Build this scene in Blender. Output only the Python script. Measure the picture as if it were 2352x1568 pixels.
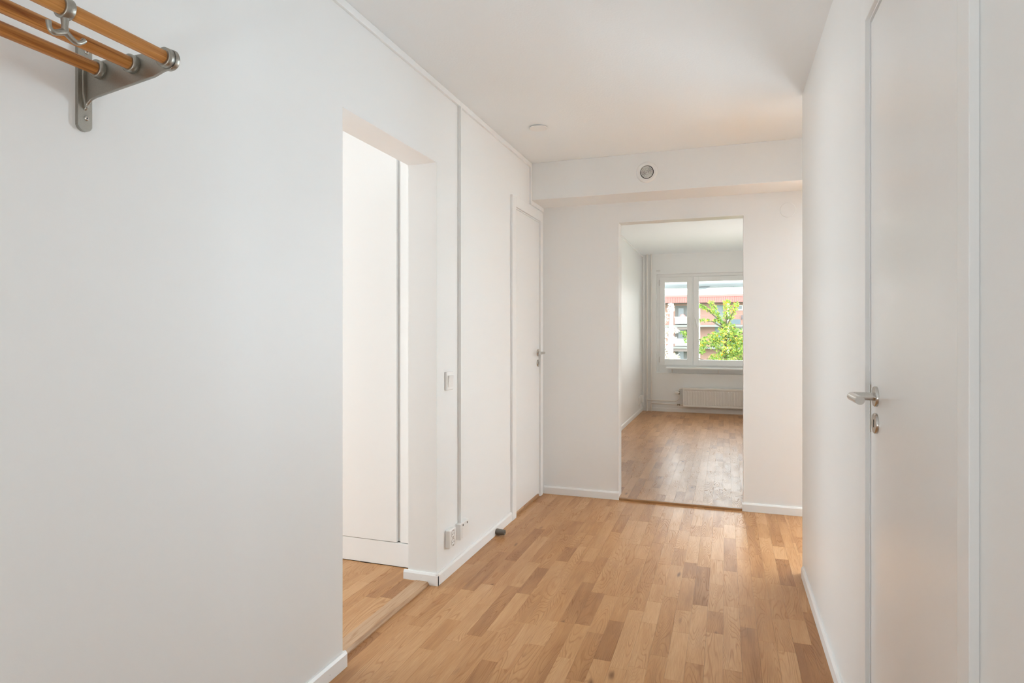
import bpy, math, random
from mathutils import Vector, Matrix

for o in list(bpy.data.objects):
    bpy.data.objects.remove(o)
scene = bpy.context.scene
COL = scene.collection
PI = math.pi

# ------------------------------------------------------------------ camera
FPX, CXP, HYP, CAMH = 1408.0, 1176.0, 764.0, 1.22
YAW = math.atan(490.0 / FPX)
cam_d = bpy.data.cameras.new('camera')
cam_d.sensor_fit = 'HORIZONTAL'
cam_d.sensor_width = 36.0
cam_d.lens = FPX / 2352.0 * 36.0
cam_d.shift_y = (HYP - 784.0) / 2352.0
cam_d.clip_start = 0.02
cam_d.clip_end = 500
cam = bpy.data.objects.new('camera', cam_d)
cam.location = (0, 0, CAMH)
cam.rotation_euler = (PI / 2, 0, YAW)
COL.objects.link(cam)
scene.camera = cam

# ------------------------------------------------------------------ sky, daylight and added fill light
world = bpy.data.worlds.new('overcast_sky')
scene.world = world
world.use_nodes = True
wbg = world.node_tree.nodes['Background']
wbg.inputs[0].default_value = (0.93, 0.97, 0.98, 1)
wbg.inputs[1].default_value = 4.0

def area(name, loc, rot, sx, sy, watts, col=(1, 1, 1)):
    d = bpy.data.lights.new(name, 'AREA')
    d.shape = 'RECTANGLE'
    d.size = sx
    d.size_y = sy
    d.energy = watts
    d.color = col
    o = bpy.data.objects.new(name, d)
    o.location = loc
    o.rotation_euler = rot
    COL.objects.link(o)
    return o

DAY = (0.58, 0.84, 1.0)
FILL_K = (0.73, 0.89, 1.0)
# daylight by the side room window, then an added fill lamp for the left wall
area('daylight_side_room', (-4.57, 1.75, 1.15), (0, -PI / 2, 0), 1.9, 1.75, 13, DAY)
area('fill_kitchen', (2.5, 7.45, 1.15), (-PI / 2, 0, 0), 2.5, 2.0, 440, FILL_K)
FILL_COL = (0.92, 0.98, 1.0)
FILL_HALL = 14
FILL_FAR = 10
FILL_FAR_COL = (1.0, 0.96, 0.90)

scene.cycles.max_bounces = 14
scene.cycles.diffuse_bounces = 10
scene.cycles.glossy_bounces = 6

vs = scene.view_settings
vs.view_transform = 'Standard'
vs.look = 'None'
vs.gamma = 1.0
vs.exposure = 0.74
vs.use_curve_mapping = False

# ------------------------------------------------------------------ materials
def new_mat(name):
    m = bpy.data.materials.new(name)
    m.use_nodes = True
    nt = m.node_tree
    return m, nt, nt.nodes['Principled BSDF']

def N(nt, kind, **kw):
    n = nt.nodes.new(kind)
    for k, v in kw.items():
        setattr(n, k, v)
    return n

def paint(name, col, rough, bump=0.0, scale=400.0, spec=0.5, dist=0.001):
    m, nt, b = new_mat(name)
    b.inputs['Base Color'].default_value = (*col, 1)
    b.inputs['Roughness'].default_value = rough
    b.inputs['Specular IOR Level'].default_value = spec
    if bump > 0:
        tc = N(nt, 'ShaderNodeNewGeometry')
        no = N(nt, 'ShaderNodeTexNoise')
        no.inputs['Scale'].default_value = scale
        no.inputs['Detail'].default_value = 3
        nt.links.new(tc.outputs['Position'], no.inputs['Vector'])
        bp = N(nt, 'ShaderNodeBump')
        bp.inputs['Strength'].default_value = bump
        bp.inputs['Distance'].default_value = dist
        nt.links.new(no.outputs['Fac'], bp.inputs['Height'])
        nt.links.new(bp.outputs['Normal'], b.inputs['Normal'])
    return m

def metal(name, col, rough, bump=0.15, scale=300, metallic=1.0):
    m, nt, b = new_mat(name)
    b.inputs['Metallic'].default_value = metallic
    tc = N(nt, 'ShaderNodeNewGeometry')
    no = N(nt, 'ShaderNodeTexNoise')
    no.inputs['Scale'].default_value = scale
    no.inputs['Detail'].default_value = 4
    nt.links.new(tc.outputs['Position'], no.inputs['Vector'])
    mix = N(nt, 'ShaderNodeMix', data_type='RGBA')
    mix.inputs[6].default_value = (col[0] * .85, col[1] * .85, col[2] * .85, 1)
    mix.inputs[7].default_value = (min(1, col[0] * 1.12), min(1, col[1] * 1.12), min(1, col[2] * 1.12), 1)
    nt.links.new(no.outputs['Fac'], mix.inputs[0])
    nt.links.new(mix.outputs[2], b.inputs['Base Color'])
    b.inputs['Roughness'].default_value = rough
    bp = N(nt, 'ShaderNodeBump')
    bp.inputs['Strength'].default_value = bump
    bp.inputs['Distance'].default_value = 0.0004
    nt.links.new(no.outputs['Fac'], bp.inputs['Height'])
    nt.links.new(bp.outputs['Normal'], b.inputs['Normal'])
    return m

def oak(name, c_light, c_mid, c_dark, rough, axis='Y', rings=52.0, relief=0.35, gloss=0.5, cross=12.0, knots=True, streak=0.9):
    """Oak: per-piece tone from the mesh attribute 'piece', grain along the given axis."""
    m, nt, b = new_mat(name)
    L = nt.links.new
    geo = N(nt, 'ShaderNodeNewGeometry')
    att = N(nt, 'ShaderNodeAttribute')
    att.attribute_name = 'piece'
    sep = N(nt, 'ShaderNodeSeparateColor')
    L(att.outputs['Color'], sep.inputs[0])
    off = N(nt, 'ShaderNodeVectorMath', operation='SCALE')
    L(att.outputs['Color'], off.inputs[0])
    off.inputs['Scale'].default_value = 37.0
    add = N(nt, 'ShaderNodeVectorMath', operation='ADD')
    L(geo.outputs['Position'], add.inputs[0])
    L(off.outputs[0], add.inputs[1])
    def scaled(v):
        s = N(nt, 'ShaderNodeVectorMath', operation='MULTIPLY')
        L(add.outputs[0], s.inputs[0])
        s.inputs[1].default_value = v
        return s
    a = (cross, 1.5, cross) if axis == 'Y' else (1.5, cross, cross)
    n1 = N(nt, 'ShaderNodeTexNoise')
    n1.inputs['Scale'].default_value = 1.0
    n1.inputs['Detail'].default_value = 1.2
    n1.inputs['Roughness'].default_value = 0.35
    n1.inputs['Distortion'].default_value = 0.25
    L(scaled(a).outputs[0], n1.inputs['Vector'])
    mul = N(nt, 'ShaderNodeMath', operation='MULTIPLY')
    L(n1.outputs['Fac'], mul.inputs[0])
    mul.inputs[1].default_value = rings
    fr = N(nt, 'ShaderNodeMath', operation='PINGPONG')
    L(mul.outputs[0], fr.inputs[0])
    fr.inputs[1].default_value = 1.0
    rp = N(nt, 'ShaderNodeMapRange', interpolation_type='SMOOTHSTEP')
    L(fr.outputs[0], rp.inputs[0])
    rp.inputs[1].default_value = 0.55
    rp.inputs[2].default_value = 1.0
    # strength of the rings varies from piece to piece and along the piece
    n3 = N(nt, 'ShaderNodeTexNoise')
    n3.inputs['Scale'].default_value = 1.0
    n3.inputs['Detail'].default_value = 1.0
    L(scaled((9, 3, 9) if axis == 'Y' else (3, 9, 9)).outputs[0], n3.inputs['Vector'])
    mr3 = N(nt, 'ShaderNodeMapRange')
    L(n3.outputs['Fac'], mr3.inputs[0])
    mr3.inputs[1].default_value = 0.35
    mr3.inputs[2].default_value = 0.62
    ring = N(nt, 'ShaderNodeMath', operation='MULTIPLY')
    L(rp.outputs[0], ring.inputs[0])
    L(mr3.outputs[0], ring.inputs[1])
    # pores: very fine streaks
    n2 = N(nt, 'ShaderNodeTexNoise')
    n2.inputs['Scale'].default_value = 1.0
    n2.inputs['Detail'].default_value = 4.0
    L(scaled((420, 14, 420) if axis == 'Y' else (14, 420, 420)).outputs[0], n2.inputs['Vector'])
    pore = N(nt, 'ShaderNodeMapRange')
    L(n2.outputs['Fac'], pore.inputs[0])
    pore.inputs[1].default_value = 0.35
    pore.inputs[2].default_value = 0.7
    # base tone
    ramp = N(nt, 'ShaderNodeValToRGB')
    e = ramp.color_ramp.elements
    e[0].position = 0.0
    e[0].color = (*c_dark, 1)
    e[1].position = 1.0
    e[1].color = (*c_light, 1)
    e2 = ramp.color_ramp.elements.new(0.42)
    e2.color = (*c_mid, 1)
    n4 = N(nt, 'ShaderNodeTexNoise')
    n4.inputs['Scale'].default_value = 1.0
    n4.inputs['Detail'].default_value = 2.0
    L(scaled((26 * cross / 13.0, 3.0, 26 * cross / 13.0) if axis == 'Y' else (3.0, 26, 26)).outputs[0], n4.inputs['Vector'])
    t1 = N(nt, 'ShaderNodeMath', operation='MULTIPLY_ADD')
    L(n4.outputs['Fac'], t1.inputs[0])
    t1.inputs[1].default_value = streak
    t1.inputs[2].default_value = -0.5 * streak
    t2 = N(nt, 'ShaderNodeMath', operation='ADD')
    L(sep.outputs[0], t2.inputs[0])
    L(t1.outputs[0], t2.inputs[1])
    L(t2.outputs[0], ramp.inputs[0])
    dk = N(nt, 'ShaderNodeMix', data_type='RGBA', blend_type='MULTIPLY')
    L(ramp.outputs[0], dk.inputs[6])
    dk.inputs[7].default_value = (0.70, 0.60, 0.50, 1)
    rmul = N(nt, 'ShaderNodeMath', operation='MULTIPLY')
    L(ring.outputs[0], rmul.inputs[0])
    rmul.inputs[1].default_value = 0.62
    L(rmul.outputs[0], dk.inputs[0])
    dk2 = N(nt, 'ShaderNodeMix', data_type='RGBA', blend_type='MULTIPLY')
    L(dk.outputs[2], dk2.inputs[6])
    dk2.inputs[7].default_value = (0.86, 0.80, 0.73, 1)
    L(pore.outputs[0], dk2.inputs[0])
    last = dk2.outputs[2]
    if knots:
        vo = N(nt, 'ShaderNodeTexVoronoi')
        vo.inputs['Scale'].default_value = 1.0
        kn = N(nt, 'ShaderNodeVectorMath', operation='MULTIPLY_ADD')
        L(n4.outputs['Color'], kn.inputs[0])
        kn.inputs[1].default_value = (0.22, 0.22, 0.0)
        L(scaled((8.0, 2.4, 0.001)).outputs[0], kn.inputs[2])
        L(kn.outputs[0], vo.inputs['Vector'])
        kr = N(nt, 'ShaderNodeMapRange', interpolation_type='SMOOTHSTEP')
        L(vo.outputs['Distance'], kr.inputs[0])
        kr.inputs[1].default_value = 0.11
        kr.inputs[2].default_value = 0.01
        dk3 = N(nt, 'ShaderNodeMix', data_type='RGBA', blend_type='MULTIPLY')
        L(last, dk3.inputs[6])
        dk3.inputs[7].default_value = (0.34, 0.26, 0.19, 1)
        L(kr.outputs[0], dk3.inputs[0])
        last = dk3.outputs[2]
    L(last, b.inputs['Base Color'])
    ro = N(nt, 'ShaderNodeMath', operation='MULTIPLY_ADD')
    L(ring.outputs[0], ro.inputs[0])
    ro.inputs[1].default_value = 0.16
    ro.inputs[2].default_value = rough
    L(ro.outputs[0], b.inputs['Roughness'])
    b.inputs['Specular IOR Level'].default_value = gloss
    hs = N(nt, 'ShaderNodeMath', operation='MULTIPLY_ADD')
    L(pore.outputs[0], hs.inputs[0])
    hs.inputs[1].default_value = -0.25
    hs2 = N(nt, 'ShaderNodeMath', operation='SUBTRACT')
    L(hs.outputs[0], hs2.inputs[0])
    L(ring.outputs[0], hs2.inputs[1])
    hs.inputs[2].default_value = 0.0
    bp = N(nt, 'ShaderNodeBump')
    bp.inputs['Strength'].default_value = relief
    bp.inputs['Distance'].default_value = 0.0006
    L(hs2.outputs[0], bp.inputs['Height'])
    L(bp.outputs['Normal'], b.inputs['Normal'])
    return m

M = {}
M['wall'] = paint('wall_paint', (0.860, 0.870, 0.870), 0.55, 0.10, 260, 0.5)
M['wall_satin'] = paint('satin_wall_paint', (0.860, 0.870, 0.870), 0.42, 0.12, 160, 0.5)
M['ceiling'] = paint('ceiling_paint', (0.870, 0.905, 0.925), 0.8, 0.35, 120, 0.2, 0.002)
M['absorber'] = paint('grey_absorber_paint', (0.12, 0.12, 0.12), 0.6)  # dark only to soak up bounce light on an unseen wall
M['lacquer'] = paint('white_lacquer', (0.862, 0.872, 0.872), 0.19, 0.03, 60, 0.5)
M['trim'] = paint('trim_paint', (0.870, 0.880, 0.880), 0.34, 0.0)
M['front'] = paint('wardrobe_lacquer', (0.87, 0.872, 0.868), 0.30, 0.0)
M['plastic'] = paint('white_plastic', (0.86, 0.86, 0.85), 0.28, 0.0)
M['plastic_grey'] = paint('recessed_plastic', (0.62, 0.61, 0.60), 0.35, 0.0)
M['dark'] = paint('dark_void', (0.02, 0.018, 0.015), 0.8, 0.0)
M['gap'] = paint('dark_subfloor', (0.10, 0.09, 0.08), 0.8, 0.0)  # dark board under the staves, shows through the joints
M['rubber'] = paint('grey_rubber', (0.17, 0.15, 0.125), 0.7, 0.4, 900)
M['radiator'] = paint('radiator_enamel', (0.82, 0.80, 0.77), 0.35, 0.0)
M['pipe'] = paint('pipe_paint', (0.80, 0.77, 0.73), 0.4, 0.0)
M['steel'] = metal('brushed_steel', (0.62, 0.60, 0.57), 0.27, 0.05, 500)
M['brass'] = metal('valve_metal', (0.36, 0.32, 0.25), 0.4)
M['alu'] = metal('cast_aluminium', (0.40, 0.385, 0.345), 0.38, 0.6, 420)
M['rackoak'] = oak('rack_oak', (0.66, 0.335, 0.105), (0.54, 0.235, 0.060), (0.30, 0.105, 0.022), 0.34, 'Y', 34.0, 0.4, 0.35, 60.0, False, 2.6)
M['floor'] = oak('oak_parquet', (0.64, 0.375, 0.185), (0.53, 0.275, 0.112), (0.37, 0.170, 0.060), 0.30, 'Y', 62.0, 0.55, 0.33, 13.0)
M['strip'] = oak('oak_strip', (0.60, 0.40, 0.25), (0.52, 0.33, 0.19), (0.42, 0.25, 0.13), 0.35, 'Y', 16.0, 0.1, 0.4, 30.0, False)
M['strip_x'] = oak('oak_strip_cross', (0.46, 0.26, 0.12), (0.36, 0.19, 0.08), (0.26, 0.13, 0.05), 0.35, 'X', 20.0, 0.2, 0.5, 12.0, False)

def glass_mat():
    m = bpy.data.materials.new('window_glass')
    m.use_nodes = True
    nt = m.node_tree
    nt.nodes.clear()
    out = N(nt, 'ShaderNodeOutputMaterial')
    tr = N(nt, 'ShaderNodeBsdfTransparent')
    tr.inputs[0].default_value = (0.97, 0.985, 0.98, 1)
    gl = N(nt, 'ShaderNodeBsdfGlossy')
    gl.inputs['Roughness'].default_value = 0.02
    fr = N(nt, 'ShaderNodeFresnel')
    fr.inputs[0].default_value = 1.35
    mx = N(nt, 'ShaderNodeMixShader')
    nt.links.new(fr.outputs[0], mx.inputs[0])
    nt.links.new(tr.outputs[0], mx.inputs[1])
    nt.links.new(gl.outputs[0], mx.inputs[2])
    nt.links.new(mx.outputs[0], out.inputs[0])
    return m
M['glass'] = glass_mat()

# ------------------------------------------------------------------ mesh helpers
class MB:
    def __init__(self):
        self.v, self.f, self.s = [], [], []
    def face(self, idx, smooth=False):
        self.f.append(idx)
        self.s.append(smooth)
    def box(self, x0, x1, y0, y1, z0, z1):
        n = len(self.v)
        self.v += [(x0, y0, z0), (x1, y0, z0), (x1, y1, z0), (x0, y1, z0),
                   (x0, y0, z1), (x1, y0, z1), (x1, y1, z1), (x0, y1, z1)]
        for q in ((0, 3, 2, 1), (4, 5, 6, 7), (0, 1, 5, 4), (1, 2, 6, 5), (2, 3, 7, 6), (3, 0, 4, 7)):
            self.face([n + i for i in q])
        return self
    def prism(self, poly, axis, a0, a1):
        """poly: list of 2D points, extruded along axis (0,1,2) from a0 to a1."""
        n = len(self.v)
        k = len(poly)
        def P(p, a):
            if axis == 0:
                return (a, p[0], p[1])
            if axis == 1:
                return (p[0], a, p[1])
            return (p[0], p[1], a)
        self.v += [P(p, a0) for p in poly] + [P(p, a1) for p in poly]
        self.face([n + i for i in range(k)])
        self.face([n + k + i for i in reversed(range(k))])
        for i in range(k):
            j = (i + 1) % k
            self.face([n + j, n + i, n + k + i, n + k + j])
        return self
    def lathe(self, origin, axis, prof, seg=24, capped=True):
        """prof: list of (distance along axis, radius); axis: Vector."""
        o = Vector(origin)
        a = Vector(axis).normalized()
        t = Vector((0, 0, 1)) if abs(a.z) < 0.9 else Vector((1, 0, 0))
        e1 = a.cross(t).normalized()
        e2 = a.cross(e1).normalized()
        rings = []
        for (d, r) in prof:
            n = len(self.v)
            for i in range(seg):
                th = 2 * PI * i / seg
                self.v.append(tuple(o + a * d + (e1 * math.cos(th) + e2 * math.sin(th)) * r))
            rings.append(n)
        for k in range(len(rings) - 1):
            # sharp steps (flat discs) stay flat shaded
            flat = abs(prof[k][0] - prof[k + 1][0]) < 1e-6
            for i in range(seg):
                j = (i + 1) % seg
                self.face([rings[k] + i, rings[k] + j, rings[k + 1] + j, rings[k + 1] + i], not flat)
        if capped:
            for (d, r), rev in ((prof[0], True), (prof[-1], False)):
                if r < 1e-6:
                    continue
                n = len(self.v)
                for i in range(seg):
                    th = 2 * PI * i / seg
                    self.v.append(tuple(o + a * d + (e1 * math.cos(th) + e2 * math.sin(th)) * r))
                idx = [n + i for i in range(seg)]
                self.face(idx[::-1] if rev else idx)
        return self
    def tube(self, pts, rad, seg=12):
        """round tube along a polyline; rad a number or a list."""
        pts = [Vector(p) for p in pts]
        k = len(pts)
        rads = rad if isinstance(rad, (list, tuple)) else [rad] * k
        up = None
        rings = []
        for i in range(k):
            if i == 0:
                d = pts[1] - pts[0]
            elif i == k - 1:
                d = pts[-1] - pts[-2]
            else:
                d = (pts[i + 1] - pts[i]).normalized() + (pts[i] - pts[i - 1]).normalized()
            d.normalize()
            if up is None:
                t = Vector((0, 0, 1)) if abs(d.z) < 0.9 else Vector((1, 0, 0))
                up = (t - d * t.dot(d)).normalized()
            else:
                up = (up - d * up.dot(d)).normalized()
            e2 = d.cross(up)
            n = len(self.v)
            for j in range(seg):
                th = 2 * PI * j / seg
                self.v.append(tuple(pts[i] + (up * math.cos(th) + e2 * math.sin(th)) * rads[i]))
            rings.append(n)
        for i in range(k - 1):
            for j in range(seg):
                jj = (j + 1) % seg
                self.face([rings[i] + j, rings[i] + jj, rings[i + 1] + jj, rings[i + 1] + j], True)
        for r0, rev in ((rings[0], True), (rings[-1], False)):
            n = len(self.v)
            self.v += [self.v[r0 + j] for j in range(seg)]
            idx = [n + j for j in range(seg)]
            self.face(idx[::-1] if rev else idx)
        return self
    def mesh(self, name, mat):
        me = bpy.data.meshes.new(name)
        me.from_pydata(self.v, [], self.f)
        me.polygons.foreach_set('use_smooth', self.s)
        if mat is not None:
            me.materials.append(mat)
        me.validate()
        me.update()
        return me
    def build(self, name, mat, parent=None, bevel=0.0, seg=2):
        o = bpy.data.objects.new(name, self.mesh(name, M[mat] if isinstance(mat, str) else mat))
        COL.objects.link(o)
        if parent is not None:
            o.parent = parent
            o.matrix_parent_inverse = parent.matrix_basis.inverted()
        if bevel > 0:
            b = o.modifiers.new('bevel', 'BEVEL')
            b.width = bevel
            b.segments = seg
            b.limit_method = 'ANGLE'
            b.angle_limit = math.radians(40)
        return o

def add_piece_attr(me, cols):
    """cols: one (r,g,b) per face or a single one for the whole mesh."""
    at = me.attributes.new('piece', 'FLOAT_COLOR', 'FACE')
    if isinstance(cols, tuple):
        cols = [cols] * len(me.polygons)
    flat = []
    for c in cols:
        flat += [c[0], c[1], c[2], 1.0]
    at.data.foreach_set('color', flat)

def tag(o, label, cat, group=None, kind=None):
    o['label'] = label
    o['category'] = cat
    if group:
        o['group'] = group
    if kind:
        o['kind'] = kind
    return o

def thing(name, loc, label, cat, group=None, kind=None):
    e = bpy.data.objects.new(name, None)
    e.empty_display_size = 0.05
    e.location = loc
    COL.objects.link(e)
    return tag(e, label, cat, group, kind)

def arc(c, r, a0, a1, n):
    return [(c[0] + r * math.cos(math.radians(a0 + (a1 - a0) * i / n)),
             c[1] + r * math.sin(math.radians(a0 + (a1 - a0) * i / n))) for i in range(n + 1)]

# ------------------------------------------------------------------ dimensions of the flat
CEIL = 2.43
XL, XLI = -1.318, -1.473            # hall side and inner side of the left wall
XR, XRO = 0.370, 0.47
YB, YBF = 4.490, 4.600              # hall side and far side of the back wall
YREND = 3.43                        # end of the right wall
OA0, OA1, OAH = 1.908, 2.679, 2.043  # opening to the side room
DX0, DX1, DH = -0.745, 0.121, 2.034  # doorway in the back wall
FX0, FX1, FY1 = -1.22, 0.56, 9.65    # far room
ZF = 0.014                          # far room and side room floor
NX0, NX1, NZ0, NZ1 = -1.004, 0.50, 0.600, 2.122   # window niche
NY = 9.76

# ------------------------------------------------------------------ walls, ceilings
S = 'structure'
w = MB()
w.box(XLI, XL, -3.4, OA0, 0, CEIL)
w.box(XLI, XL, OA0, OA1, OAH, CEIL)
w.box(XLI, XL, OA1, 3.815, 0, CEIL)
w.box(XLI, XL, 3.815, 4.405, 2.055, CEIL)
w.box(XLI, XL, 4.405, YBF, 0, CEIL)
tag(w.build('wall_left', 'wall'), 'long white hall wall carrying the hat rack and light switch', 'wall', None, S)
w = MB()
w.box(XR, XRO, -3.4, 1.165, 0, CEIL)
w.box(XR, XRO, 1.165, 1.885, 2.07, CEIL)
w.box(XR, XRO, 1.885, YREND, 0, CEIL)
tag(w.build('wall_right', 'wall_satin'), 'white hall wall with the tall door beside the camera', 'wall', None, S)
w = MB()
w.box(XL, DX0, YB, YBF, 0, CEIL)
w.box(DX0, DX1, YB, YBF, DH, CEIL)
w.box(DX1, 0.66, YB, YBF, 0, CEIL)
tag(w.build('wall_back', 'wall'), 'white end wall of the hall with the doorway to the window room', 'wall', None, S)
tag(MB().box(XLI, XRO, -3.5, -3.4, 0, CEIL).build('wall_entrance', 'wall'), 'white wall behind the camera', 'wall', None, S)
tag(MB().box(XLI, XRO, -3.4, YB, CEIL, CEIL + 0.1).build('ceiling', 'ceiling'), 'white textured hall ceiling', 'ceiling', None, S)
# boxed beam above the doorway
tag(MB().box(XL, 0.66, 4.190, YB, 2.168, CEIL).build('trim_1', 'wall', None, 0.002), 'boxed-in beam below the ceiling above the doorway', 'beam', None, S)

# kitchen side (right of the hall, hidden behind the right wall)
w = MB()
w.box(4.0, 4.1, 1.4, 7.5, 0, CEIL)
w.box(0.66, 1.2, 7.5, 7.6, 0, CEIL)
w.box(3.8, 4.1, 7.5, 7.6, 0, CEIL)
w.box(1.2, 3.8, 7.5, 7.6, 0, 0.10)
w.box(1.2, 3.8, 7.5, 7.6, 2.18, CEIL)
tag(w.build('wall_kitchen', 'wall'), 'white walls of the room to the right of the hall', 'wall', None, S)
tag(MB().box(0.66, 0.74, 1.4, YBF, 2.08, CEIL).build('trim_6', 'wall'), 'unseen beam added to block light grazing the hall ceiling', 'beam', None, S)  # added out of view, keeps kitchen light off the hall ceiling
tag(MB().box(XRO, 4.1, 1.3, 1.4, 0, CEIL).build('wall_absorber', 'absorber'), 'grey accent wall to the right, darkened to cut bounce light', 'wall', None, S)
tag(MB().box(XRO, 4.1, 1.3, 7.6, CEIL, CEIL + 0.1).build('ceiling.001', 'ceiling'), 'white ceiling of the room to the right', 'ceiling', None, S)

# side room to the left
w = MB()
w.box(-4.7, -4.6, -0.6, 0.85, 0, CEIL)
w.box(-4.7, -4.6, 2.65, 3.4, 0, CEIL)
w.box(-4.7, -4.6, 0.85, 2.65, 0, 0.12)
w.box(-4.7, -4.6, 0.85, 2.65, 2.12, CEIL)
w.box(-4.6, XLI, -0.7, -0.6, 0, CEIL)
w.box(-4.6, XLI, 3.4, 3.5, 0, CEIL)
tag(w.build('wall_side_room', 'wall'), 'white walls of the side room beyond the left opening', 'wall', None, S)
tag(MB().box(-4.7, XLI, -0.7, 3.5, CEIL, CEIL + 0.1).build('ceiling.002', 'ceiling'), 'white ceiling of the side room', 'ceiling', None, S)

# far room
tag(MB().box(FX0 - 0.15, FX0, YBF, FY1 + 0.3, 0, CEIL + 0.05).build('wall_far_left', 'wall_satin'), 'left wall of the window room seen through the doorway', 'wall', None, S)
w = MB()
w.box(FX0, NX0, FY1, FY1 + 0.3, 0, CEIL + 0.05)
w.box(NX0, NX1, FY1, FY1 + 0.3, 0, NZ0)
w.box(NX0, NX1, FY1, FY1 + 0.3, NZ1, CEIL + 0.05)
w.box(NX1, FX1 + 0.1, FY1, FY1 + 0.3, 0, CEIL + 0.05)
tag(w.build('wall_far', 'wall'), 'window wall at the end of the far room', 'wall', None, S)
tag(MB().box(FX1, FX1 + 0.1, YBF, FY1 + 0.3, 0, CEIL + 0.05).build('wall_far_right', 'wall'), 'right wall of the window room', 'wall', None, S)
tag(MB().box(FX0 - 0.15, FX1 + 0.1, YBF, FY1 + 0.3, 2.428, 2.4299).build('ceiling.003', 'ceiling'), 'white ceiling of the window room', 'ceiling', None, S)

# ------------------------------------------------------------------ parquet floors
STW = 0.0655
def project(x, y, z):
    c, s = math.cos(YAW), math.sin(YAW)
    d = -x * s + y * c
    if d < 0.05:
        return None
    return CXP + FPX * (x * c + y * s) / d, HYP - FPX * (z - CAMH) / d, d

def stave_box(mb, x0, x1, y0, y1, z, rng):
    g = 0.00022
    x0 += g; x1 -= g; y0 += g; y1 -= g
    n = len(mb.v)
    j = [rng.uniform(-0.00006, 0.00006) for _ in range(3)]
    zt = [z + j[0], z + j[1], z + j[1] + j[2] - j[0], z + j[2]]
    zb = z - 0.006
    mb.v += [(x0, y0, zb), (x1, y0, zb), (x1, y1, zb), (x0, y1, zb),
             (x0, y0, zt[0]), (x1, y0, zt[1]), (x1, y1, zt[2]), (x0, y1, zt[3])]
    for q in ((4, 5, 6, 7), (0, 1, 5, 4), (1, 2, 6, 5), (2, 3, 7, 6), (3, 0, 4, 7)):
        mb.face([n + i for i in q])

def parquet(floor_obj, z, rows, seed, visible, limit=300):
    """rows: list of (x0, x1, [(y0, y1), ...]). Visible staves become parts of the floor."""
    rng = random.Random(seed)
    single, rest = [], []
    for (x0, x1, spans) in rows:
        for (ya, yb) in spans:
            y = ya - rng.uniform(0.0, 0.35)
            while y < yb:
                ln = rng.choice((0.21, 0.27, 0.32, 0.38, 0.43, 0.5, 0.56)) * rng.uniform(0.94, 1.06)
                a, b = max(y, ya), min(y + ln, yb)
                y += ln
                if b - a < 0.012:
                    continue
                tone = min(1, max(0, rng.gauss(0.50, 0.21)))
                rec = (x0, x1, a, b, (tone, rng.random(), rng.random()))
                pts = [project(px, py, z) for px in (x0, x1) for py in (a, b)]
                pts = [p for p in pts if p and -5 < p[0] < 2357 and 700 < p[1] < 1572]
                if pts and visible(0.5 * (x0 + x1), a, b):
                    dd = min(p[2] for p in pts)
                    single.append(((x1 - x0) * (b - a) / dd ** 3, rec))
                else:
                    rest.append(rec)
    single.sort(key=lambda t: -t[0])
    rest += [r for _, r in single[limit:]]
    for _, (x0, x1, a, b, c) in single[:limit]:
        mb = MB()
        stave_box(mb, x0, x1, a, b, z, rng)
        me = mb.mesh('stave', M['floor'])
        add_piece_attr(me, c)
        o = bpy.data.objects.new('stave', me)
        COL.objects.link(o)
        o.parent = floor_obj
    mb = MB()
    cols = []
    for (x0, x1, a, b, c) in rest:
        k = len(mb.f)
        stave_box(mb, x0, x1, a, b, z, rng)
        cols += [c] * (len(mb.f) - k)
    if mb.v:
        me = mb.mesh('further_staves', M['floor'])
        add_piece_attr(me, cols)
        o = bpy.data.objects.new('further_staves', me)
        COL.objects.link(o)
        o.parent = floor_obj
        o['kind'] = 'stuff'
    return len(single)

def make_rows(xa, xb, spans_of, x_origin):
    rows = []
    k0 = math.floor((xa - x_origin) / STW) - 1
    x = x_origin + k0 * STW
    cuts = sorted(set([XL, XR, XRO, DX0, DX1, 0.66, xa, xb]))
    while x < xb:
        a, b = max(x, xa), min(x + STW, xb)
        x += STW
        if b - a < 0.006:
            continue
        pieces = [a] + [c for c in cuts if a + 0.004 < c < b - 0.004] + [b]
        for p, q in zip(pieces[:-1], pieces[1:]):
            sp = spans_of(0.5 * (p + q))
            if sp:
                rows.append((p, q, sp))
    return rows

# hall floor
fl = MB()
fl.box(XLI, XRO, -3.4, YB, -0.05, -0.0062)
fl.box(XRO, 4.0, 1.4, YB, -0.05, -0.0062)
fl.box(0.66, 4.0, YB, 7.5, -0.05, -0.0062)
floor = fl.build('floor', 'gap')
tag(floor, 'oak strip parquet floor of the hall', 'floor', None, S)
def hall_spans(x):
    if x < XL:
        return [(OA0, OA1)]
    if x < XR:
        return [(-3.4, YB)]
    if x < XRO:
        return [(YREND, YB)]
    return [(1.4, YB if x < 0.66 else 7.5)]
def hall_vis(x, a, b):
    # seen from the camera past the corner of the right wall
    if x > XR and x > 0.95 * b * XR / YREND + 0.12:
        return False
    if x < XL and x < -1.40:
        return False
    return b > 1.55
n_h = parquet(floor, 0.0, make_rows(-1.40, 4.0, hall_spans, XL), 11, hall_vis)

# far room floor
fl = MB()
fl.box(FX0, FX1, YBF, FY1, -0.05, ZF - 0.0062)
fl.box(DX0, DX1, YB + 0.02, YBF, -0.05, ZF - 0.0062)
floor_far = fl.build('floor.001', 'gap')
tag(floor_far, 'sunlit oak parquet floor of the window room', 'floor', None, S)
def far_spans(x):
    if DX0 < x < DX1:
        return [(YB + 0.018, FY1)]
    return [(YBF, FY1)]
def far_vis(x, a, b):
    lo, hi = DX0 * b / YB - 0.03, DX1 * b / YB + 0.03
    return lo < x < hi
n_f = parquet(floor_far, ZF, make_rows(FX0, FX1, far_spans, FX0 + 0.02), 23, far_vis)

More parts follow.
